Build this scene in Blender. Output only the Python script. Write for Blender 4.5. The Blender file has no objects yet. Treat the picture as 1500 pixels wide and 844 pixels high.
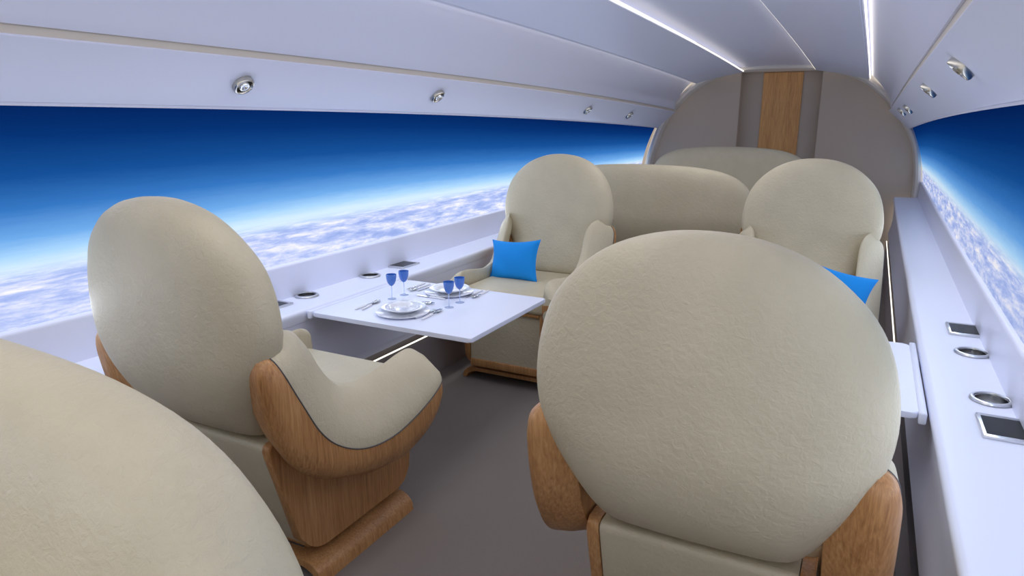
import bpy, bmesh, math, random
from mathutils import Vector, Matrix, Euler
random.seed(4)
U = 1.2                      # global scale: everything is drafted small and scaled to metres at the end
C = bpy.context.scene.collection
PI = math.pi

# ------------------------------------------------------------------ materials
MATS = {}
def new_mat(name):
    m = bpy.data.materials.new(name); m.use_nodes = True
    nt = m.node_tree
    b = nt.nodes['Principled BSDF']
    MATS[name] = m
    return m, nt, b

def plain(name, col, rough=.5, metal=0., spec=None, coat=0., trans=0., ior=None):
    m, nt, b = new_mat(name)
    b.inputs['Base Color'].default_value = (*col, 1)
    b.inputs['Roughness'].default_value = rough
    b.inputs['Metallic'].default_value = metal
    b.inputs['Coat Weight'].default_value = coat
    b.inputs['Transmission Weight'].default_value = trans
    if ior: b.inputs['IOR'].default_value = ior
    if spec is not None: b.inputs['Specular IOR Level'].default_value = spec
    return m

def ramp(nt, stops, interp='LINEAR'):
    r = nt.nodes.new('ShaderNodeValToRGB'); r.color_ramp.interpolation = interp
    e = r.color_ramp.elements
    while len(e) < len(stops): e.new(.5)
    for i, (p, c) in enumerate(stops):
        e[i].position = p; e[i].color = (*c, 1) if len(c) == 3 else c
    return r

def objcoord(nt, scale=(1, 1, 1)):
    tc = nt.nodes.new('ShaderNodeTexCoord'); mp = nt.nodes.new('ShaderNodeMapping')
    mp.inputs['Scale'].default_value = scale
    nt.links.new(tc.outputs['Object'], mp.inputs['Vector'])
    return mp.outputs['Vector']

def noise(nt, vec, scale, detail=4, rough=.5, dist=0.):
    n = nt.nodes.new('ShaderNodeTexNoise')
    n.inputs['Scale'].default_value = scale; n.inputs['Detail'].default_value = detail
    n.inputs['Roughness'].default_value = rough; n.inputs['Distortion'].default_value = dist
    nt.links.new(vec, n.inputs['Vector'])
    return n

def bump(nt, b, h, strength, dist=.01):
    bp = nt.nodes.new('ShaderNodeBump'); bp.inputs['Strength'].default_value = strength
    bp.inputs['Distance'].default_value = dist
    nt.links.new(h, bp.inputs['Height']); nt.links.new(bp.outputs['Normal'], b.inputs['Normal'])
    return bp

def leather(name, a, c):
    m, nt, b = new_mat(name)
    v = objcoord(nt)
    n1 = noise(nt, v, 55, 5, .6, .6); n2 = noise(nt, v, 7, 3)
    r = ramp(nt, [(.3, a), (.7, c)]); nt.links.new(n2.outputs['Fac'], r.inputs['Fac'])
    nt.links.new(r.outputs['Color'], b.inputs['Base Color'])
    b.inputs['Roughness'].default_value = .48
    bump(nt, b, n1.outputs['Fac'], .45, .008)
    return m
leather('cream_leather', (.54, .475, .325), (.59, .52, .36))

def wood(name, lo, mid, hi, scl=(38, 38, 2.2)):
    m, nt, b = new_mat(name)
    v = objcoord(nt, scl)
    n1 = noise(nt, v, 1.6, 5, .6, .4)
    v2 = objcoord(nt, (6, 6, .6)); n2 = noise(nt, v2, 1.5, 2)
    v3 = objcoord(nt, (160, 160, 14)); n3 = noise(nt, v3, 1, 2)
    mx = nt.nodes.new('ShaderNodeMix'); mx.data_type = 'FLOAT'; mx.inputs[0].default_value = .35
    nt.links.new(n1.outputs['Fac'], mx.inputs[2]); nt.links.new(n2.outputs['Fac'], mx.inputs[3])
    mx2 = nt.nodes.new('ShaderNodeMix'); mx2.data_type = 'FLOAT'; mx2.inputs[0].default_value = .2
    nt.links.new(mx.outputs[0], mx2.inputs[2]); nt.links.new(n3.outputs['Fac'], mx2.inputs[3])
    r = ramp(nt, [(.33, lo), (.5, mid), (.66, hi)])
    nt.links.new(mx2.outputs[0], r.inputs['Fac']); nt.links.new(r.outputs['Color'], b.inputs['Base Color'])
    b.inputs['Roughness'].default_value = .42
    bump(nt, b, n1.outputs['Fac'], .05, .004)
    return m
wood('oak_wood', (.27, .115, .035), (.46, .225, .08), (.60, .335, .135), (85, 85, 3.))
wood('door_wood', (.46, .20, .055), (.68, .335, .105), (.80, .43, .15), (70, 70, 3))

def fabric(name, col, sc=400, st=.15):
    m, nt, b = new_mat(name)
    v = objcoord(nt); n = noise(nt, v, sc, 2)
    r = ramp(nt, [(.3, tuple(x*.9 for x in col)), (.7, col)])
    nt.links.new(n.outputs['Fac'], r.inputs['Fac']); nt.links.new(r.outputs['Color'], b.inputs['Base Color'])
    b.inputs['Roughness'].default_value = .85
    bump(nt, b, n.outputs['Fac'], st, .003)
    return m
fabric('blue_fabric', (.0, .27, .76))
fabric('carpet', (.215, .185, .162), 260, .4)
plain('white_panel', (.74, .765, .90), .38)
plain('white_gloss', (.80, .83, .95), .36)
plain('beige_trim', (.62, .56, .48), .5)
plain('ring_trim', (.74, .69, .62), .4)
plain('bulkhead_grey', (.56, .46, .355), .6)
plain('door_grey', (.48, .40, .315), .6)
plain('lower_grey', (.33, .30, .29), .6)
plain('dark_recess', (.06, .052, .045), .6)
plain('seam_dark', (.09, .085, .085), .5)
plain('chrome', (.75, .75, .74), .12, 1.)
plain('brushed_silver', (.70, .71, .73), .28, 1.)
plain('satin_nickel', (.50, .48, .43), .25, 1.)
plain('screen_glass', (.012, .014, .012), .22, spec=.12)
plain('porcelain', (.80, .81, .84), .18, coat=.4)
plain('blue_glass', (.05, .17, .56), .10, coat=.5)
plain('clear_glass', (.62, .74, 1.), .05, trans=.0)
MATS['clear_glass'].node_tree.nodes['Principled BSDF'].inputs['Alpha'].default_value = .5
plain('fork_handle', (.78, .78, .79), .25)

def emit(name, col, s):
    m, nt, b = new_mat(name)
    b.inputs['Base Color'].default_value = (.8, .8, .8, 1)
    b.inputs['Emission Color'].default_value = (*col, 1); b.inputs['Emission Strength'].default_value = s
    return m
emit('led_warm', (1., .90, .76), 2.6)
emit('led_floor', (1., .92, .78), 1.8)

def screen_mat(name, strength, bump_c, cloud_seed, mirror):
    m, nt, b = new_mat(name); L = nt.links.new
    N = nt.nodes.new
    uv = N('ShaderNodeUVMap'); uv.uv_map = 'UVMap'
    sep = N('ShaderNodeSeparateXYZ'); L(uv.outputs['UV'], sep.inputs[0])
    def mth(op, a, c=None, d=None):
        n = N('ShaderNodeMath'); n.operation = op
        for i, x in enumerate((a, c, d)):
            if x is None: continue
            if isinstance(x, (int, float)): n.inputs[i].default_value = x
            else: L(x, n.inputs[i])
        return n.outputs[0]
    y, v = sep.outputs['X'], sep.outputs['Y']
    # glow of the horizon round the middle of the picture lifts the pale band a little there
    g = mth('SUBTRACT', y, bump_c); g = mth('MULTIPLY', g, g); g = mth('MULTIPLY', g, -.35); g = mth('EXPONENT', g)
    cb = N('ShaderNodeCombineXYZ'); L(mth('MULTIPLY', y, 2.), cb.inputs[0]); L(mth('MULTIPLY', v, 14.), cb.inputs[1]); cb.inputs[2].default_value = cloud_seed
    gr = noise(nt, cb.outputs[0], 3., 6, .7)
    vs = mth('SUBTRACT', v, mth('MULTIPLY', g, .05))
    vs = mth('ADD', vs, mth('MULTIPLY', mth('SUBTRACT', gr.outputs['Fac'], .5), .04))
    sky = ramp(nt, [(0., (.66, .82, 1.)), (.255, (.66, .84, 1.)), (.31, (.40, .67, .98)), (.39, (.155, .40, .82)),
                    (.52, (.038, .185, .54)), (.66, (.008, .080, .31)), (.84, (.002, .032, .17)), (1., (.001, .014, .095))])
    L(vs, sky.inputs['Fac'])
    # clouds below the horizon, foreshortened towards it
    d = mth('SUBTRACT', .36, v); d = mth('MAXIMUM', d, .05)
    cu = mth('MULTIPLY', mth('ADD', y, mth('MULTIPLY', v, .9)), 4.6); cv = mth('MULTIPLY', mth('LOGARITHM', d, 2.718), 4.2)
    cc = N('ShaderNodeCombineXYZ'); L(cu, cc.inputs[0]); L(cv, cc.inputs[1]); cc.inputs[2].default_value = cloud_seed
    cn = noise(nt, cc.outputs[0], .95, 9, .66, .15)
    cl = ramp(nt, [(.36, (.30, .40, .80)), (.46, (.43, .52, .90)), (.55, (.66, .71, .97)), (.66, (1., .96, .98))])
    L(cn.outputs['Fac'], cl.inputs['Fac'])
    mask = N('ShaderNodeMapRange'); mask.interpolation_type = 'SMOOTHSTEP'
    mask.inputs['From Min'].default_value = .30; mask.inputs['From Max'].default_value = .20
    mask.inputs['To Min'].default_value = 0.; mask.inputs['To Max'].default_value = .93
    L(v, mask.inputs['Value'])
    mx = N('ShaderNodeMix'); mx.data_type = 'RGBA'
    L(mask.outputs[0], mx.inputs[0]); L(sky.outputs['Color'], mx.inputs[6]); L(cl.outputs['Color'], mx.inputs[7])
    b.inputs['Base Color'].default_value = (0, 0, 0, 1); b.inputs['Roughness'].default_value = .5
    b.inputs['Specular IOR Level'].default_value = 0.
    L(mx.outputs[2], b.inputs['Emission Color']); b.inputs['Emission Strength'].default_value = strength
    return m
screen_mat('screen_picture_left', 1.05, 2.7, 3.1, 1)
screen_mat('screen_picture_right', .9, 6., 8.4, -1)

# ------------------------------------------------------------------ object helpers
def obj(name, bm, mat, parent=None, sharp=38):
    bmesh.ops.recalc_face_normals(bm, faces=bm.faces[:])
    lim = math.radians(sharp)
    for f in bm.faces: f.smooth = len(f.verts) <= 6
    for e in bm.edges:
        if len(e.link_faces) == 2 and e.calc_face_angle(0) > lim: e.smooth = False
    me = bpy.data.meshes.new(name); bm.to_mesh(me); bm.free()
    me.materials.append(MATS[mat])
    o = bpy.data.objects.new(name, me); C.objects.link(o)
    if parent: o.parent = parent
    return o

def tag(o, label, cat, group=None):
    o['label'] = label; o['category'] = cat
    if group: o['group'] = group
    return o
def thing(name, label, cat, loc=(0, 0, 0), rz=0., group=None):
    o = bpy.data.objects.new(name, None); C.objects.link(o); o.empty_display_size = .1
    o.location = loc; o.rotation_euler = (0, 0, rz)
    return tag(o, label, cat, group)
def struct(o):
    o['kind'] = 'structure'; return o
def copy_tree(o, parent=None):
    kids = [c for c in C.objects if c.parent == o]
    c = o.copy(); C.objects.link(c)
    if parent: c.parent = parent
    for k in kids: copy_tree(k, c)
    return c
def place(root, loc, rz, label=None, group=None):
    root.location = loc; root.rotation_euler = (0, 0, rz)
    if label: root['label'] = label
    if group: root['group'] = group
    return root

def catmull(pts, n=6, closed=False):
    P = [Vector(p) for p in pts]; out = []
    N = len(P); rng = range(N if closed else N-1)
    for i in rng:
        p0 = P[(i-1) % N] if (closed or i > 0) else P[0]*2-P[1]
        p1 = P[i]; p2 = P[(i+1) % N]
        p3 = P[(i+2) % N] if (closed or i+2 < N) else P[-1]*2-P[-2]
        for k in range(n):
            t = k/n
            out.append(.5*((2*p1)+(p2-p0)*t+(2*p0-5*p1+4*p2-p3)*t*t+(3*p1-p0-3*p2+p3)*t**3))
    if not closed: out.append(P[-1].copy())
    return out

def rounded(pts, seg=5):
    """polyline of (x, z[, radius]) with its corners rounded"""
    out = []
    for i, p in enumerate(pts):
        r = p[2] if len(p) > 2 else 0
        v = Vector(p[:2])
        if r == 0 or i == 0 or i == len(pts)-1: out.append(v); continue
        a = Vector(pts[i-1][:2])-v; c = Vector(pts[i+1][:2])-v
        r1 = min(r, a.length*.49, c.length*.49)
        A = v+a.normalized()*r1; B = v+c.normalized()*r1
        for k in range(seg+1):
            t = k/seg
            out.append(A*(1-t)**2+v*2*t*(1-t)+B*t*t)
    return out

def grid(bm, rows, close_u=False, close_v=False):
    V = [[bm.verts.new(p) for p in r] for r in rows]
    n, m = len(V), len(V[0])
    for i in range(n if close_u else n-1):
        for j in range(m if close_v else m-1):
            q = [V[i][j], V[(i+1) % n][j], V[(i+1) % n][(j+1) % m], V[i][(j+1) % m]]
            try: bm.faces.new(q)
            except ValueError: pass
    return V

def box(bm, lo, hi, bev=0., seg=3):
    r = bmesh.ops.create_cube(bm, size=1)
    vs = r['verts']
    for v in vs:
        v.co = Vector([(lo[k]+hi[k])/2+v.co[k]*(hi[k]-lo[k]) for k in range(3)])
    if bev:
        es = list({e for v in vs for e in v.link_edges})
        bmesh.ops.bevel(bm, geom=es, offset=bev, segments=seg, profile=.5, affect='EDGES')
    return bm
def boxbm(lo, hi, bev=0., seg=3): return box(bmesh.new(), lo, hi, bev, seg)

def prism(bm, poly, a, b, axis='x', bev=0., seg=2):
    """closed polygon of 2D points pulled along an axis; axis x: (y,z), y: (x,z), z: (x,y)"""
    def P(p, t):
        return {'x': (t, p[0], p[1]), 'y': (p[0], t, p[1]), 'z': (p[0], p[1], t)}[axis]
    A = [bm.verts.new(P(p, a)) for p in poly]; B = [bm.verts.new(P(p, b)) for p in poly]
    fa = bm.faces.new(A); fb = bm.faces.new(B[::-1])
    n = len(poly)
    for i in range(n): bm.faces.new([A[i], A[(i+1) % n], B[(i+1) % n], B[i]])
    if bev:
        bmesh.ops.bevel(bm, geom=list(fa.edges)+list(fb.edges), offset=bev, segments=seg, profile=.5, affect='EDGES')
    return bm

def lathe(bm, prof, n=32, M=None):
    rows = []
    for k in range(n):
        a = 2*PI*k/n
        rows.append([(M or Matrix()) @ Vector((r*math.cos(a), r*math.sin(a), z)) for r, z in prof])
    V = grid(bm, rows, close_u=True)
    bmesh.ops.remove_doubles(bm, verts=bm.verts[:], dist=1e-6)
    return bm

def tube(bm, pts, rad, n=8, cap=True):
    P = [Vector(p) for p in pts]; rows = []
    up = Vector((0, 0, 1))
    for i, p in enumerate(P):
        t = (P[min(i+1, len(P)-1)]-P[max(i-1, 0)]).normalized()
        s = t.cross(up)
        if s.length < .05: s = t.cross(Vector((1, 0, 0)))
        s.normalize(); w = s.cross(t)
        r = rad[i] if isinstance(rad, (list, tuple)) else rad
        rows.append([p+(s*math.cos(2*PI*k/n)+w*math.sin(2*PI*k/n))*r for k in range(n)])
    V = grid(bm, rows, close_v=True)
    if cap:
        bm.faces.new(V[0]); bm.faces.new(V[-1][::-1])
    return bm

# ------------------------------------------------------------------ the cabin
Y0, Y1 = -1.9, 7.42
YS = [Y0, -1., 0., 1., 1.4]+[1.4+.35*k for k in range(1, 18)]
YS = [y for y in YS if y < Y1-.1]+[Y1]
def du(y): return -.0034*max(0, y-1.4)**2          # the crown comes down towards the far end
def dl(y): return .0018*max(0, y-1.4)**2           # the ledge line rises a little
def sh_up(x, z, y):
    k = .045*(max(0, y-1.4)/6.)**2                 # the upper side panels lean in a little there
    s = 1 if x < -.9 else -1
    w = 1. if z < 1.56 else max(0., 1-(z-1.56)/.12)
    return x+s*k*w, z+du(y)
def sh_lo(x, z, y):
    w = min(1., max(0., (z-.25)/.35))
    return x, z+dl(y)*w
def sh_scr(x, z, y):
    t = min(1, max(0, (z-.72)/.70)); a = sh_lo(x, z, y); b = sh_up(x, z, y)
    return a[0]*(1-t)+b[0]*t, a[1]*(1-t)+b[1]*t
def sh_none(x, z, y): return x, z

def loft(name, prof, mat, shift, thick=.02, parent=None, ys=None, inside=(-.9, 1.)):
    """open profile of (x, z) pulled along the cabin, thickened away from the cabin's middle"""
    ys = ys or YS
    pr = [Vector(p[:2]) for p in prof]; n = len(pr); back = []
    for i, p in enumerate(pr):
        t = (pr[min(i+1, n-1)]-pr[max(i-1, 0)]).normalized(); nn = Vector((-t.y, t.x))
        if (Vector(inside)-p).dot(nn) > 0: nn = -nn
        back.append(p+nn*thick)
    loop = pr+back[::-1]
    bm = bmesh.new(); rows = []
    for y in ys:
        r = []
        for p in loop:
            x, z = shift(p.x, p.y, y); r.append((x, y, z))
        rows.append(r)
    V = grid(bm, rows, close_v=True)
    bm.faces.new(V[0]); bm.faces.new(V[-1][::-1])
    return obj(name, bm, mat, parent)

XC = -.91
def mir(p): return [(2*XC-q[0],)+tuple(q[1:]) for q in p]

# floor
bm = boxbm((-2.12, Y0-.1, -.05), (.30, 7.7, 0.))
struct(obj('floor', bm, 'carpet'))

# side walls: lower grey wall, then the sill wall under the screen (the ledge is a separate thing)
def side(s):
    F = (lambda p: p) if s < 0 else mir
    tagname = 'left' if s < 0 else 'right'
    w = struct(loft('wall_'+tagname, F(rounded([(-2.026, -.02), (-2.026, .236), (-2.085, .19), (-2.085, .33)])), 'lower_grey', sh_none, .05, inside=(XC, .3)))
    sill = struct(loft('wall_'+tagname+'_sill', F(rounded([(-2.235, .585), (-2.238, .75, .012), (-2.285, .757)], 6)), 'white_panel', sh_lo, .05, inside=(XC, 1.)))
    head = struct(loft('wall_'+tagname+'_header', F(rounded([(-2.15, 1.470), (-2.128, 1.418, .004), (-1.945, 1.577, .006), (-1.956, 1.583)], 5)), 'white_panel', sh_up, .012, inside=(XC, 1.2)))
    strip = struct(loft('trim_1' if s < 0 else 'trim_2', F([(-1.953, 1.575), (-1.951, 1.612)]), 'beige_trim', sh_up, .02))
    B = catmull([(-1.944, 1.604), (-1.905, 1.68), (-1.845, 1.775), (-1.77, 1.862), (-1.70, 1.915), (-1.62, 1.945)], 6)
    pb = struct(loft('ceiling_'+tagname+'_cove', F([(-1.957, 1.606)]+[tuple(p) for p in B]), 'white_panel', sh_up, .02))
    Cc = rounded([(-1.66, 1.895), (-1.705, 1.885, .004), (-1.703, 1.864, .01), (-1.46, 1.923, .3), (-1.245, 1.958, .006), (-1.245, 1.972)], 5)
    pc = struct(loft('ceiling_'+tagname+'_panel', F(Cc), 'white_panel', sh_up, .012, inside=(XC, 1.2)))
    return w
side(-1); side(1)
# raised middle of the ceiling
D = rounded([(-1.30, 2.012), (-1.25, 2.002), (XC, 2.022, .4), (2*XC+1.25, 2.002), (2*XC+1.30, 2.012)], 8)
struct(loft('ceiling', D, 'white_panel', sh_up, .03))

# light strips
def strip(name, poly, mat, label, group, shift=sh_up, ys=None, loc=None):
    bm = bmesh.new(); rows = []
    for y in (ys or YS): rows.append([(shift(p[0], p[1], y)[0], y, shift(p[0], p[1], y)[1]) for p in poly])
    V = grid(bm, rows, close_v=True); bm.faces.new(V[0]); bm.faces.new(V[-1][::-1])
    return tag(obj(name, bm, mat), label, 'light', group)
def rect(x0, x1, z0, z1): return [(x0, z0), (x1, z0), (x1, z1), (x0, z1)]
sA = rect(-1.2455, -1.240, 1.966, 1.973); sB = rect(-1.722, -1.708, 1.872, 1.884)
strip('led_strip', sA, 'led_warm', 'bright light strip along the left edge of the raised middle ceiling panel', 'ceiling light strips')
strip('led_strip', mir(sA), 'led_warm', 'light strip behind the right edge of the raised middle ceiling panel', 'ceiling light strips')
strip('led_strip', sB, 'led_warm', 'light strip hidden behind the outermost left ceiling panel edge, above the left cove', 'ceiling light strips')
strip('led_strip', mir(sB), 'led_warm', 'bright light strip on the right, nearest the right air vents', 'ceiling light strips')
sF = rect(-2.031, -2.0245, .2365, .2415)
strip('floor_led_strip', sF, 'led_floor', 'thin white light strip low on the left wall under the set table', 'floor light strips', sh_none)
strip('floor_led_strip', mir(sF), 'led_floor', 'thin white light strip low on the right wall beside the far right armchair', 'floor light strips', sh_none, [3.4]+[y for y in YS if y > 3.45])

# panoramic screens
def screen(s):
    bm = bmesh.new(); uvl = bm.loops.layers.uv.new('UVMap')
    prof = catmull([(-2.258, .735), (-2.252, .93), (-2.228, 1.13), (-2.19, 1.32), (-2.15, 1.47)], 4)
    if s > 0: prof = [Vector((2*XC-p.x, p.y)) for p in prof]
    F, Bk = [], []; vals = {}
    for y in YS:
        ra, rb = [], []
        for p in prof:
            x, z = sh_scr(p.x, p.y, y); xb = x+(-.02 if s < 0 else .02)
            for lst, xx in ((ra, x), (rb, xb)):
                v = bm.verts.new((xx, y, z)); lst.append(v); vals[v] = (y, (p.y-.75)/(1.42-.75))
        F.append(ra); Bk.append(rb)
    n, m = len(F), len(prof)
    for i in range(n-1):
        for j in range(m-1):
            for G in (F, Bk):
                bm.faces.new([G[i][j], G[i+1][j], G[i+1][j+1], G[i][j+1]])
        bm.faces.new([F[i][0], F[i+1][0], Bk[i+1][0], Bk[i][0]]); bm.faces.new([F[i][-1], F[i+1][-1], Bk[i+1][-1], Bk[i][-1]])
    for j in range(m-1):
        for i in (0, -1): bm.faces.new([F[i][j], F[i][j+1], Bk[i][j+1], Bk[i][j]])
    for f in bm.faces:
        for l in f.loops: l[uvl].uv = vals[l.vert]
    o = obj('panoramic_screen', bm, 'screen_picture_left' if s < 0 else 'screen_picture_right')
    return tag(o, 'long panoramic screen on the left wall showing blue sky above a band of clouds' if s < 0 else
               'panoramic screen on the right wall showing dark blue sky over purple-white clouds', 'screen', 'wall-length panoramic screens')
screen(-1); screen(1)

# side ledges with real holes for the cup wells
CUPS = [2.215, 2.66]; TABS = [2.005, 2.945]
def ledge_z(y): return .60+dl(y)
def ledge(s):
    F = (lambda p: p) if s < 0 else mir
    root = thing('side_ledge', 'long white ledge under the left screen, behind the set table' if s < 0 else
                 'long white ledge under the right screen with open cup wells and two tablets', 'ledge', (F([(-2.03, 0)])[0][0], 0, 0), 0, 'white side ledges')
    ox = root.location.x
    def L(name, prof, mat, th, inside):
        o = loft(name, [(p[0]-ox, p[1]) for p in prof], mat, sh_lo, th, root, inside=(inside[0]-ox, inside[1])); return o
    front = L('front_panel', F(rounded([(-2.075, .315), (-2.028, .295, .012), (-2.058, .41, .12), (-2.045, .575)], 8)), 'white_panel', .03, (XC, .45))
    top = L('ledge_top', F(rounded([(-2.045, .545), (-2.03, .60, .028), (-2.236, .60)], 7)), 'white_gloss', .03, (XC, 1.5))
    cut = bmesh.new()
    for y in CUPS:
        lathe(cut, [(0, -.08), (.043, -.08), (.043, .05), (0, .05)], 40, Matrix.Translation((F([(-2.192, 0)])[0][0]-ox, y, ledge_z(y))))
    co = obj('cut', cut, 'chrome', root)
    md = top.modifiers.new('b', 'BOOLEAN'); md.operation = 'DIFFERENCE'; md.object = co; md.solver = 'EXACT'
    dg = bpy.context.evaluated_depsgraph_get(); dg.update()
    me = bpy.data.meshes.new_from_object(top.evaluated_get(dg))
    top.modifiers.clear(); top.data = me
    if len(me.materials) == 0: me.materials.append(MATS['white_gloss'])
    bpy.data.objects.remove(co)
    b2 = bmesh.new(); b2.from_mesh(me)
    for e in b2.edges: e.smooth = not (len(e.link_faces) == 2 and e.calc_face_angle(0) > .6)
    for f_ in b2.faces: f_.smooth = True
    b2.to_mesh(me); b2.free()
    nm = me.attributes.get('custom_normal')
    if nm: me.attributes.remove(nm)
    return root
ledge(-1); ledge(1)

# the far bulkhead
BY = 7.5
bm = bmesh.new()
T = .10
prism(bm, [(-2.42, -.05), (-1.273, -.05), (-1.273, 1.838), (-2.42, 1.838)], BY, BY+T, 'y')
prism(bm, [(-.512, -.05), (.62, -.05), (.62, 1.838), (-.512, 1.838)], BY, BY+T, 'y')
prism(bm, [(-2.42, 1.838), (.62, 1.838), (.62, 2.15), (-2.42, 2.15)], BY, BY+T, 'y')
struct(obj('wall_far', bm, 'bulkhead_grey'))
door = struct(obj('door_1', boxbm((-1.30, BY+T, -.05), (-.48, BY+T+.05, 1.87)), 'door_grey'))
obj('wood_panel', boxbm((-1.068, BY+T-.012, .0), (-.694, BY+T, 1.836), .002, 1), 'door_wood', door)
# rounded ring trim round the bulkhead
inn = [(-2.15, .55), (-2.148, .80), (-2.132, .95), (-2.100, 1.075), (-2.035, 1.265), (-1.945, 1.435), (-1.81, 1.592), (-1.665, 1.708), (-1.47, 1.797), (-1.28, 1.836), (-.885, 1.846),
       (-.50, 1.832), (-.30, 1.780), (-.136, 1.702), (.032, 1.562), (.139, 1.432), (.239, 1.286), (.306, 1.139), (.343, .972), (.36, .80), (.362, .55)]
ic = catmull(inn, 4); rows = []
for i, p in enumerate(ic):
    t = (ic[min(i+1, len(ic)-1)]-ic[max(i-1, 0)]).normalized(); nn = Vector((-t.y, t.x))
    if (Vector((-.9, .9))-p).dot(nn) > 0: nn = -nn
    r = []
    for o_, y in ((0., BY+.01), (.004, BY-.05), (.018, BY-.085), (.038, BY-.095), (.058, BY-.085), (.075, BY-.05), (.10, BY+.01)):
        q = p+nn*o_; r.append((q.x, y, q.y))
    rows.append(r)
bm = bmesh.new(); V = grid(bm, rows, close_v=True); bm.faces.new(V[0]); bm.faces.new(V[-1][::-1])
struct(obj('trim_3', bm, 'ring_trim'))

# ------------------------------------------------------------------ chairs
HALF = [(0, .505), (.10, .505), (.178, .509), (.216, .545), (.262, .64), (.312, .745), (.334, .83), (.330, .92), (.304, 1.01), (.258, 1.077), (.185, 1.136), (.095, 1.171), (0, 1.181)]
SOFA = [(0, .40), (.15, .40), (.25, .405), (.30, .44), (.325, .56), (.335, .70), (.333, .84), (.318, .94), (.285, 1.01), (.235, 1.055), (.165, 1.08), (.085, 1.09), (0, 1.093)]
ARM_T = [(-.235, .832), (-.168, .805), (-.122, .752), (-.088, .69), (-.05, .638), (-.003, .598), (.06, .577), (.135, .574), (.22, .584), (.30, .596), (.36, .596), (.405, .572), (.432, .525)]
ARM_S = [(-.318, .798), (-.306, .762), (-.280, .706), (-.245, .638), (-.195, .547), (-.135, .482), (-.05, .43), (.04, .403), (.14, .398), (.247, .417), (.34, .446), (.405, .476), (.435, .497)]
ARM_B = [(-.345, .795), (-.360, .750), (-.352, .68), (-.332, .59), (-.300, .508), (-.25, .440), (-.17, .385), (-.07, .342), (.05, .305), (.19, .287), (.31, .312), (.40, .378), (.434, .468)]

def shell_bm(wx, zs):
    half = [(x*wx, z) for x, z in (HALF if wx == 1 else SOFA)]
    loop = half+[(-x, z) for x, z in half[-2:0:-1]]
    oc = catmull(loop, 4, True); cx, cz = 0., .86 if wx == 1 else .78
    X = .323*wx
    bm = bmesh.new()
    prof = []
    for r in (.10, .3, .5, .66, .78, .87, .93, .97, .992): prof.append((r, -1))
    prof.append((1., 0))
    for r in (.992, .97, .93, .87, .78, .66, .5, .3, .10): prof.append((r, 1))
    rows = []
    for r, s in prof:
        row = []
        for p in oc:
            x = cx+(p.x-cx)*r; z = cz+(p.y-cz)*r
            d = (1-r**6)**(1/2.5)
            y = -.335-.03*max(0, z-.80)+1.35*max(0, .80-z)**2+.028*(x/X)**2*min(1, max(0., (1.3-z)/.3))
            y += (-.080 if s < 0 else .085)*d*abs(s)
            row.append((x, y, z))
        rows.append(row)
    V = grid(bm, rows, close_v=True)
    bm.faces.new(V[0]); bm.faces.new(V[-1][::-1])
    return bm

def arm_rows(side, dx):
    n = len(ARM_T); sm = 9
    Tc = catmull(ARM_T, sm); Sc = catmull(ARM_S, sm); Bc = catmull(ARM_B, sm)
    cream, woodr, seam = [], [], []
    m = len(Tc)
    def at(L, u):
        k = min(int(u*(m-1)), m-2); w = u*(m-1)-k
        return L[k]*(1-w)+L[k+1]*w
    for u in [0., .0006, .002, .005, .010, .017, .026, .037, .050, .065]+[.080, .1]+[.12+.0176*k for k in range(47)]+[.955, .965, .975, .984, .991, .996, 1.]:
        t, s, b = at(Tc, u), at(Sc, u), at(Bc, u)
        # the front nose closes in plan, the rear end closes at its tip
        nose = max(0., (u-.80)/.20); tip = max(0., (.10-u)/.10)
        tk = 1-.45*nose**2-.25*tip**2
        xo = .360-.012*nose**2-.012*max(0., 1-u/.35); xi = .240+.012*nose**2
        hw = math.sqrt(max(.001, 1-max(0., (.15-u)/.15)**2-.985*max(0., (u-.90)/.10)**2.4)); xm = (xi+xo)/2
        xi, xo = xm-(xm-xi)*hw, xm+(xo-xm)*hw
        P = lambda x, yz: Vector((side*(x+dx), yz[0], yz[1]))
        mid = t*.62+s*.38; top = t*.9+s*.1
        lift = Vector((.0, .012))*(1-nose)*(1-max(0., 1-u/.3))
        low = Vector((t.x+.01, t.y-.13 if t.y-.13 > .40 else .40))
        if u < .35: low = t+Vector((.02, -.03))*hw+(s-t)*.35
        cream.append([P(xi, low), P(xi, t-Vector((0, .022))), P(xi+.002*hw, t-Vector((0, .004))), P(xi+.010*hw, t+Vector((0, .003))), P(xi+.04*hw, top+lift*.6), P((xi+xo)/2+.016*hw, mid+lift*.5), P(xo-.006, t*.3+s*.7+lift*.2), P(xo, s*.95+t*.05), P(xo, s), P(xo-.05*hw, s+(b-s)*.1), P(xi+.03*hw, low+(s-low)*.6)])
        w1 = s+(b-s)*.04; w2 = s+(b-s)*.5; w3 = s+(b-s)*.82
        back = max(0., 1-u/.38)          # the rear of the arm narrows round the shell
        xb = .338-.055*(1-back)**2*0
        ctr = s*.75+t*.25
        woodr.append([P(xo-.045*hw, s+(t-s)*.06), P(xo+.001, w1), P(xo+.004, w2), P(xo-.004, w3), P(xo-.022*hw, b), P(xo-.055*hw, b+(s-b)*.06), P(xo-.115*hw, b+(s-b)*.30), P(xo-.12*hw, s+(t-s)*.02)])
        seam.append(P(xo+.0005, s+(b-s)*.02))
    return cream, woodr, seam

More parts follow.
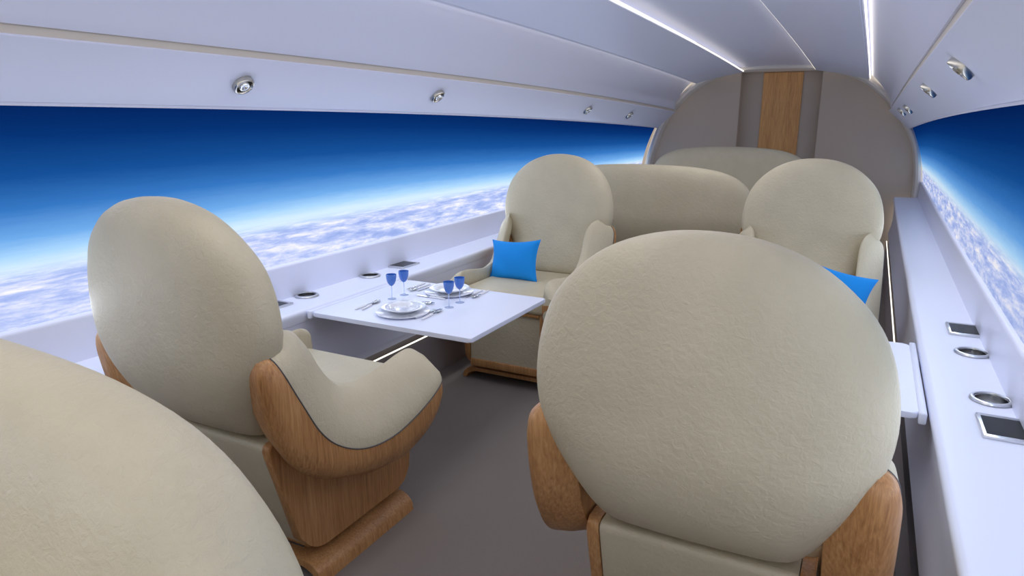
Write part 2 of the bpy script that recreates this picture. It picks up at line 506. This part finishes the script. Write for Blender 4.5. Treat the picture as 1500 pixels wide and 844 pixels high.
def armset(root, dx):
    for side in (-1, 1):
        cream, wd, seam = arm_rows(side, dx)
        bm = bmesh.new(); V = grid(bm, wd, close_v=True); bm.faces.new(V[0]); bm.faces.new(V[-1][::-1])
        fr = obj('arm', bm, 'oak_wood', root, 60)
        bm = bmesh.new(); V = grid(bm, cream, close_v=True); bm.faces.new(V[0]); bm.faces.new(V[-1][::-1])
        obj('arm_pad', bm, 'cream_leather', fr, 60)
        bm = bmesh.new(); tube(bm, seam, .0022, 6)
        obj('piping', bm, 'seam_dark', fr)

def make_seat(name, label, cat, wx=1., dx=0., zs=1.):
    root = thing(name, label, cat)
    obj('backrest', shell_bm(wx, zs), 'cream_leather', root, 80)
    armset(root, dx)
    # seat cushion
    w = .245+dx
    bm = boxbm((-w, -.19, .42), (w, .385, .522), .028, 4)
    for v in bm.verts:
        if v.co.z > .50:
            q = 1-min(1, (v.co.x/w)**2); v.co.z += .012*q-.012*max(0, (.1-v.co.y))
    obj('seat_cushion', bm, 'cream_leather', root)
    # pedestal: two wooden sides, wooden bottom board, upholstered block between
    pw = .236+dx
    prof = rounded([(-.262, .455), (-.272, .502, .02), (-.17, .502, .01), (-.12, .425, .02), (.372, .425, .012), (.372, .20, .0), (.345, .090, .07), (-.115, .090, .07), (-.185, .165, .0), (-.262, .455)], 5)[:-1]
    prof = [tuple(p) for p in prof]
    ped = thing_part('pedestal', root)
    for s in (-1, 1):
        bm = bmesh.new(); prism(bm, prof, s*(pw-.028), s*pw, 'x', .006, 2)
        obj('side_board', bm, 'oak_wood', ped)
    bm = boxbm((-pw+.03, -.12, .088), (pw-.03, .362, .128), .006, 2); obj('bottom_board', bm, 'oak_wood', ped)
    bm = boxbm((-pw+.03, .30, .405), (pw-.03, .371, .421), .003, 1); obj('front_rail', bm, 'oak_wood', ped)
    q = rounded([(-.258, .455), (-.268, .498, .03), (-.17, .498), (-.12, .422), (.352, .422), (.352, .112), (-.135, .112), (-.18, .168), (-.258, .455)], 4)[:-1]
    bm = bmesh.new(); prism(bm, [tuple(p) for p in q], -pw+.03, pw-.03, 'x'); obj('upholstered_core', bm, 'cream_leather', ped)
    # bent board foot
    f = rounded([(-pw-.040, 0), (-pw-.034, .04, .025), (-pw+.01, .064, .03), (pw-.01, .064, .03), (pw+.034, .04, .025), (pw+.040, 0), (pw+.016, 0), (pw+.008, .025, .02), (pw-.03, .044, .02), (-pw+.03, .044, .02), (-pw-.008, .025, .02), (-pw-.016, 0)], 5)
    for q in ((-.10, -.04), (.23, .29)):
        obj('mount', boxbm((-pw+.08, q[0], .062), (pw-.08, q[1], .092), .003, 1), 'seam_dark', ped)
    bm = bmesh.new(); prism(bm, [tuple(p) for p in f], -.15, .325, 'y', .004, 2); obj('foot_board', bm, 'oak_wood', root)
    return root
def thing_part(name, parent):
    o = bpy.data.objects.new(name, None); C.objects.link(o); o.parent = parent; o.empty_display_size = .05
    return o

G = 'cream leather and wood armchairs in the cabin'
chair = make_seat('armchair', 'cream armchair seen from behind on the left, facing the set table', 'armchair')
chair['group'] = G
place(chair, (-1.612, 1.475, 0), 0)
c3 = place(copy_tree(chair), (-1.595, 3.34, 0), PI, 'cream armchair beyond the set table, with a whole blue cushion on its seat', G)
c4 = place(copy_tree(chair), (-.244, 1.555, 0), 0, 'large cream armchair in the right foreground, seen from straight behind', G)
c5 = place(copy_tree(chair), (-.25, 3.50, 0), PI, 'far cream armchair by the right ledge, its blue cushion half hidden', G)

G = 'wide cream loveseats'
s1 = make_seat('loveseat', 'wide cream loveseat seen from behind, just past the two far armchairs', 'sofa', 2.03, .29, .83)
s1['group'] = G; place(s1, (-1.29, 4.72, 0), 0)
s2 = place(copy_tree(s1), (-1.10, 5.86, 0), PI, 'rearmost wide cream loveseat, its top showing before the wood panel of the far wall', G)
s2.scale = (1, 1, 1.05)
s0 = place(copy_tree(s1), (-1.09, .08, 0), PI, 'nearest wide cream seat, only its rounded back showing at the bottom left corner', G)

# ------------------------------------------------------------------ cushions
def pillow_bm(a, b, t):
    bm = bmesh.new(); n = 22
    rows = []
    for s in (1, -1):
        rs = []
        for i in range(n+1):
            u = -1+2*i/n; r = []
            for j in range(n+1):
                v = -1+2*j/n
                x = a*u*(1-.13*(1-v*v)); z = b*v*(1-.13*(1-u*u))
                h = t*(max(0, (1-u*u))*max(0, (1-v*v)))**.45*s
                h += .004*math.sin(5*u+3*v)*math.exp(-3*((u+.7)**2+(v+.5)**2))*s*2
                r.append((x, h, z))
            rs.append(r)
        grid(bm, rs)
    bmesh.ops.remove_doubles(bm, verts=bm.verts[:], dist=1e-5)
    return bm
G = 'bright blue square cushions'
p = tag(obj('cushion', pillow_bm(.158, .118, .045), 'blue_fabric'), 'bright blue cushion sitting whole in view on the armchair beyond the set table', 'cushion', G)
p.location = (-1.692, 3.285, .617); p.rotation_euler = Euler((math.radians(-18), math.radians(-5), math.radians(-4)))
p2 = p.copy(); C.objects.link(p2); p2['label'] = 'bright blue cushion on the far right armchair, half hidden by the foreground armchair'
p2.location = (-.090, 3.27, .620); p2.rotation_euler = Euler((math.radians(-24), math.radians(13), math.radians(4)))

# ------------------------------------------------------------------ tables
TZ = .59
def table(s):
    F = (lambda x: x) if s < 0 else (lambda x: 2*XC-x)
    root = thing('folding_table', 'white fold-out table set for two on the left, between two facing armchairs' if s < 0 else
                 'white fold-out table at the right ledge, only a corner showing past the foreground armchair', 'table', (F(-2.03), 2.38, 0), 0, 'white fold-out tables')
    sg = 1 if s < 0 else -1
    def bx(name, lo, hi, mat, bev, seg=3):
        xs = sorted((sg*lo[0], sg*hi[0]))
        return obj(name, boxbm((xs[0], lo[1], lo[2]), (xs[1], hi[1], hi[2]), bev, seg), mat, root)
    poly = rounded([(.40, -.330), (.020, -.330, .02), (.020, .345, .02), (.795, .330, .012), (.795, -.330, .012), (.40, -.330)], 5)[:-1]
    bm = bmesh.new(); prism(bm, [(sg*q.x, q.y) for q in poly], TZ-.018, TZ, 'z', .004, 2)
    obj('tabletop', bm, 'white_gloss', root)
    bx('hinge_rail', (.0, -.337, TZ-.03), (.0205, .352, TZ+.006), 'white_gloss', .006)
    bx('support_arm', (-.015, -.22, TZ-.05), (.55, -.18, TZ-.0185), 'brushed_silver', .004)
    bx('support_arm', (-.015, .18, TZ-.05), (.55, .22, TZ-.0185), 'brushed_silver', .004)
    return root
table(-1); table(1)

# ------------------------------------------------------------------ tableware
def disc_prof(R, h, well):
    return [(0, .0), (well*.9, .0), (well, .002), (R*.97, h-.003), (R, h-.001), (R, h+.001), (R*.97, h), (well*1.02, .006), (well*.95, .0045), (0, .0045)]
G = 'white plates on the set table'
pl = tag(obj('dinner_plate', lathe(bmesh.new(), disc_prof(.112, .010, .078), 48), 'porcelain'), 'large white dinner plate under the near bowl, nearest the left edge of the set table', 'plate', G)
pl.location = (-1.662, 2.215, TZ)
pl2 = pl.copy(); C.objects.link(pl2); pl2.location = (-1.675, 2.592, TZ); pl2['label'] = 'large white dinner plate at the far place setting, beneath the far soup plate'
sp = tag(obj('soup_plate', lathe(bmesh.new(), [(0, .0), (.05, .0), (.056, .003), (.066, .014), (.090, .018), (.0925, .0195), (.090, .0205), (.064, .0170), (.052, .007), (0, .0065)], 48), 'porcelain'), 'white rimmed soup plate on top at the near place setting', 'plate', G)
sp.location = (-1.672, 2.235, TZ+.0055)
sp2 = sp.copy(); C.objects.link(sp2); sp2.location = (-1.682, 2.605, TZ+.0055); sp2['label'] = 'white rimmed soup plate on top at the far place setting'

g = thing('wine_glass', 'blue wine glass on the window side, nearer the camera of the left pair', 'glass', (-1.845, 2.383, TZ), 0, 'blue stemmed wine glasses')
out = [(.0025, .060), (.008, .063), (.016, .073), (.0205, .085), (.0226, .097), (.0236, .1135)]
inn_ = [(.0226, .1135), (.0214, .097), (.0192, .086), (.0148, .075), (.007, .0665), (0, .065)]
obj('bowl', lathe(bmesh.new(), [(0, .060)]+out+inn_, 32), 'blue_glass', g)
obj('stem', lathe(bmesh.new(), [(0, .003), (.004, .003), (.0022, .009), (.0018, .03), (.0021, .055), (.003, .0605), (0, .0605)], 16), 'clear_glass', g)
obj('foot', lathe(bmesh.new(), [(0, 0), (.020, 0), (.0205, .0008), (.019, .0016), (.004, .0032), (0, .0032)], 32), 'clear_glass', g)
for (x, y), lab in (((-1.840, 2.468), 'blue wine glass on the window side, farther of the left pair'),
                    ((-1.540, 2.380), 'blue wine glass on the aisle side, nearer the camera of the right pair'),
                    ((-1.542, 2.470), 'blue wine glass on the aisle side, farther of the right pair')):
    place(copy_tree(g), (x, y, TZ), 0, lab)

def handle_bm(l, w=.0052):
    bm = bmesh.new(); rows = []
    for i in range(9):
        t = i/8; ww = w*(.55+.75*math.sin(.35+t*1.9)) if i not in (0, 8) else w*.4
        y = l*t; rows.append([Vector((ww*math.cos(a), y, .0042+.0036*math.sin(a)*(ww/w))) for a in [2*PI*k/10 for k in range(10)]])
    V = grid(bm, rows, close_v=True); bm.faces.new(V[0]); bm.faces.new(V[-1][::-1]); return bm
def cutlery(kind, label, loc, ang, group, L=.165):
    r = thing(kind, label, kind.split('_')[-1], (loc[0], loc[1], TZ), ang, group)
    h = L*.55
    obj('handle', handle_bm(h), 'fork_handle', r)
    bm = bmesh.new()
    if kind.endswith('spoon'):
        tube(bm, [(0, h-.004, .004), (0, h+.018, .0045)], .0022, 8)
        rows = []
        for i in range(11):
            t = i/10; w = .0125*math.sqrt(max(1e-4, math.sin(PI*(.04+.92*t)**.85)))
            y = h+.016+(L-h-.016)*t
            row = []
            for j in range(9):
                u = -1+j/4; row.append((w*u, y, .0065-.0048*(1-u*u)*math.sin(PI*(.05+.9*t))+.001))
            rows.append(row)
        V = grid(bm, rows)
        bmesh.ops.solidify(bm, geom=bm.faces[:], thickness=.0008)
    elif kind.endswith('fork'):
        tube(bm, [(0, h-.004, .004), (0, h+.026, .004)], .0022, 8)
        prism(bm, [(-.004, h+.022), (-.0095, h+.034), (-.0095, h+.042), (.0095, h+.042), (.0095, h+.034), (.004, h+.022)], .003, .005, 'z')
        for k in range(4):
            x = -.008+k*.0053; box(bm, (x-.0012, h+.041, .0032), (x+.0012, L, .005), .0004, 1)
    else:
        prism(bm, [(-.0045, h-.003), (-.0065, h+.02), (-.0065, L-.015), (-.002, L), (.003, L-.006), (.0045, h+.01), (.0045, h-.003)], .0034, .0048, 'z')
    obj('blade' if 'knife' in kind else ('tines' if 'fork' in kind else 'bowl'), bm, 'chrome', r)
    return r
GC = 'cutlery laid on the set table'
cutlery('knife', 'table knife left of the near plates, on the window side', (-1.868, 2.158), .04, GC, .145)
cutlery('spoon', 'spoon left of the near plates, its bowl toward the wine glasses', (-1.838, 2.165), .20, GC)
cutlery('fork', 'fork right of the near plates, beside the aisle-side spoon', (-1.565, 2.168), .02, GC, .15)
cutlery('spoon', 'spoon right of the near plates, nearest the aisle edge of the table', (-1.532, 2.163), .06, GC)
cutlery('fork', 'fork on the window side of the far plates, farthest left', (-1.882, 2.70), PI+.02, GC, .15)
cutlery('spoon', 'spoon on the window side of the far plates', (-1.848, 2.695), PI-.02, GC)
cutlery('knife', 'knife close beside the far plates on the window side', (-1.815, 2.69), PI-.08, GC, .145)
cutlery('knife', 'knife on the aisle side of the far plates', (-1.558, 2.705), PI-.02, GC, .16)
cutlery('spoon', 'spoon on the aisle side of the far plates, nearest the blue cushion chair', (-1.530, 2.712), PI+.02, GC, .16)
cutlery('dessert_knife', 'dessert knife lying crosswise just before the far plates', (-1.622, 2.478), PI/2-.03, GC, .165)
cutlery('dessert_spoon', 'dessert spoon lying crosswise behind the near plates', (-1.785, 2.372), -PI/2+.1, GC, .165)
cutlery('dessert_fork', 'dessert fork lying crosswise behind the near plates, toward the aisle-side glasses', (-1.640, 2.352), PI/2-.06, GC, .15)

# ------------------------------------------------------------------ fittings on the ledges
def fittings(s):
    X = -2.192 if s < 0 else 2*XC+2.192+.0
    sd = 'left' if s < 0 else 'right'
    for k, y in enumerate(CUPS):
        r = thing('cup_holder', ('silver ringed cup well in the left ledge, ' + ('nearer the camera, beside the table corner' if k == 0 else 'farther along, by the far tablet')) if s < 0 else
                  ('silver ringed cup well in the right ledge, ' + ('next to the near tablet' if k == 0 else 'next to the far tablet')), 'cup holder', (X, y, ledge_z(y)), 0, 'cup wells in the side ledges')
        obj('rim', lathe(bmesh.new(), [(.0415, -.001), (.052, 0.0005), (.0535, .003), (.051, .008), (.046, .010), (.0425, .009), (.0415, .005)], 48), 'brushed_silver', r)
        bm = lathe(bmesh.new(), [(.0425, .004), (.0405, .003), (.0395, -.035), (0, -.036), (0, -.038), (.0425, -.038), (.0425, .004)], 48)
        obj('well', bm, 'chrome', r)
        obj('well_floor', lathe(bmesh.new(), [(0, -.0355), (.0385, -.0355), (.0385, -.034), (0, -.034)], 40), 'brushed_silver', r)
    for k, y in enumerate(TABS):
        lab = {(-1, 0): 'tablet in the left ledge, only its dark corner showing past the left armchair', (-1, 1): 'dark tablet lying in the left ledge beyond the cup wells',
               (1, 0): 'largest tablet in the right ledge, nearest the camera', (1, 1): 'smaller looking tablet in the right ledge past both cup wells'}[(s, k)]
        r = thing('tablet', lab, 'tablet', (X, y, ledge_z(y)), 0, 'tablets set in the side ledges')
        bm = boxbm((-.052, -.078, -.002), (.052, .078, .009), .0025, 2)
        obj('frame', bm, 'brushed_silver', r)
        bm = boxbm((-.043, -.066, .0085), (.043, .058, .0098), .0004, 1)
        obj('display', bm, 'screen_glass', r)
fittings(-1); fittings(1)

# ------------------------------------------------------------------ air vents in the header panels
def vent_proto():
    r = thing('air_vent', '', 'air vent', (0, 0, 0), 0, 'round metal air vents above the screens')
    obj('bezel', lathe(bmesh.new(), [(.031, -.004), (.040, -.004), (.040, .012), (.037, .018), (.032, .019), (.029, .014), (.0275, .004), (.031, -.004)], 40), 'satin_nickel', r, 50)
    obj('nozzle', lathe(bmesh.new(), [(0, .012), (.006, .012), (.009, .016), (.013, .019), (.018, .018), (.021, .012), (.022, .002), (.0, .0)], 32), 'chrome', r, 50)
    obj('inner_ring', lathe(bmesh.new(), [(.0215, -.002), (.0285, -.002), (.0285, .006), (.0245, .009), (.0215, .005)], 32), 'dark_recess', r, 50)
    return r
def header_pt(s, y, t):
    a = Vector((-2.128, 1.418)); b = Vector((-1.945, 1.577)); p = a+(b-a)*t
    x, z = sh_up(p.x, p.y, y)
    d = (b-a).normalized(); n = Vector((d.y, -d.x))
    if s > 0: x = 2*XC-x; n = Vector((-n.x, n.y))
    return Vector((x, y, z)), Vector((n.x, 0, n.y))
VL = [(-1, 1.82, .50, 'metal air vent above the left screen, nearest and largest on that side'), (-1, 3.06, .54, 'metal air vent above the left screen, second from the camera'),
      (-1, 5.16, .50, 'metal air vent above the left screen, third from the camera'), (-1, 6.18, .48, 'metal air vent above the left screen, nearest the far wall'),
      (1, 2.32, .62, 'metal air vent above the right screen, nearest and largest on that side'), (1, 3.58, .62, 'metal air vent above the right screen, second from the camera'),
      (1, 5.58, .56, 'metal air vent above the right screen, third from the camera'), (1, 6.24, .62, 'metal air vent above the right screen, nearest the far wall')]
pv = vent_proto()
for i, (s, y, t, lab) in enumerate(VL):
    o = pv if i == 0 else copy_tree(pv)
    p, n = header_pt(s, y, t)
    o.location = p; o.rotation_euler = n.to_track_quat('Z', 'Y').to_euler(); o['label'] = lab

# ------------------------------------------------------------------ camera
cam = bpy.data.cameras.new('camera'); cam.lens = 24; cam.sensor_width = 36; cam.clip_start = .02
co = bpy.data.objects.new('camera', cam); C.objects.link(co)
f = 1000.; d = Vector(((1285-750)/f, -(176-422)/f, -1)).normalized()
up = Vector((0, -d.z, d.y)).normalized()
R = d.cross(up)
# rows map camera axes to world axes
M = Matrix((R, d, up))
co.rotation_euler = M.to_euler(); co.location = (0, 0, 1.37)
bpy.context.scene.camera = co

def area(name, loc, size, e, col):
    l = bpy.data.lights.new(name, 'AREA'); l.shape = 'RECTANGLE'; l.size, l.size_y = size[0]*U, size[1]*U
    l.energy = e; l.color = col; l.specular_factor = 0.
    o = bpy.data.objects.new(name, l); C.objects.link(o); o.location = loc
    return o
area('ceiling_light', (XC, 2.75, 1.97), (.55, 8.6), 42, (1., .96, .91))  # unseen fill lamp added below the tray to brighten table, seats and floor
for sx in (-1, 1):      # wash lights under the header panels
    o = area('sill_wash_light', (XC+sx*1.262, 2.75, 1.352), (8.5, .05), 34, (.90, .94, 1.))
    zc = Vector((sx*.12, 0, 1)).normalized(); xc_ = Vector((0, 1, -.0123)).normalized(); yc = zc.cross(xc_).normalized(); zc = xc_.cross(yc)
    o.rotation_euler = Matrix((xc_, yc, zc)).transposed().to_euler()
for sx in (-1, 1):      # added fill lamps low by the screens, no fixtures; they lift the ceiling
    o = area('added_uplight_fill', (XC+sx*1.26, 2.75, .80), (8.6, .08), 12, (.86, .91, 1.))
    zc = Vector((sx*.80, 0, -.60)).normalized(); xc_ = Vector((0, 1, 0)); yc = zc.cross(xc_)
    o.rotation_euler = Matrix((xc_, yc, zc)).transposed().to_euler()

# ------------------------------------------------------------------ scale to metres
done = set()
for o in list(C.objects):
    o.location = o.location*U
    if o.type == 'MESH' and o.data.name not in done:
        done.add(o.data.name); o.data.transform(Matrix.Scale(U, 4))

# ------------------------------------------------------------------ world and colour
w = bpy.data.worlds.new('world'); bpy.context.scene.world = w; w.use_nodes = True
w.node_tree.nodes['Background'].inputs[0].default_value = (1., .97, .94, 1)
w.node_tree.nodes['Background'].inputs[1].default_value = 1.15
vs = bpy.context.scene.view_settings
bpy.context.scene.display_settings.display_device = 'sRGB'
vs.view_transform = 'Standard'; vs.look = 'None'; vs.exposure = 0.; vs.gamma = 1.; vs.use_curve_mapping = False
bpy.context.scene.cycles.caustics_reflective = False; bpy.context.scene.cycles.caustics_refractive = False; bpy.context.scene.cycles.max_bounces = 12; bpy.context.scene.cycles.diffuse_bounces = 8
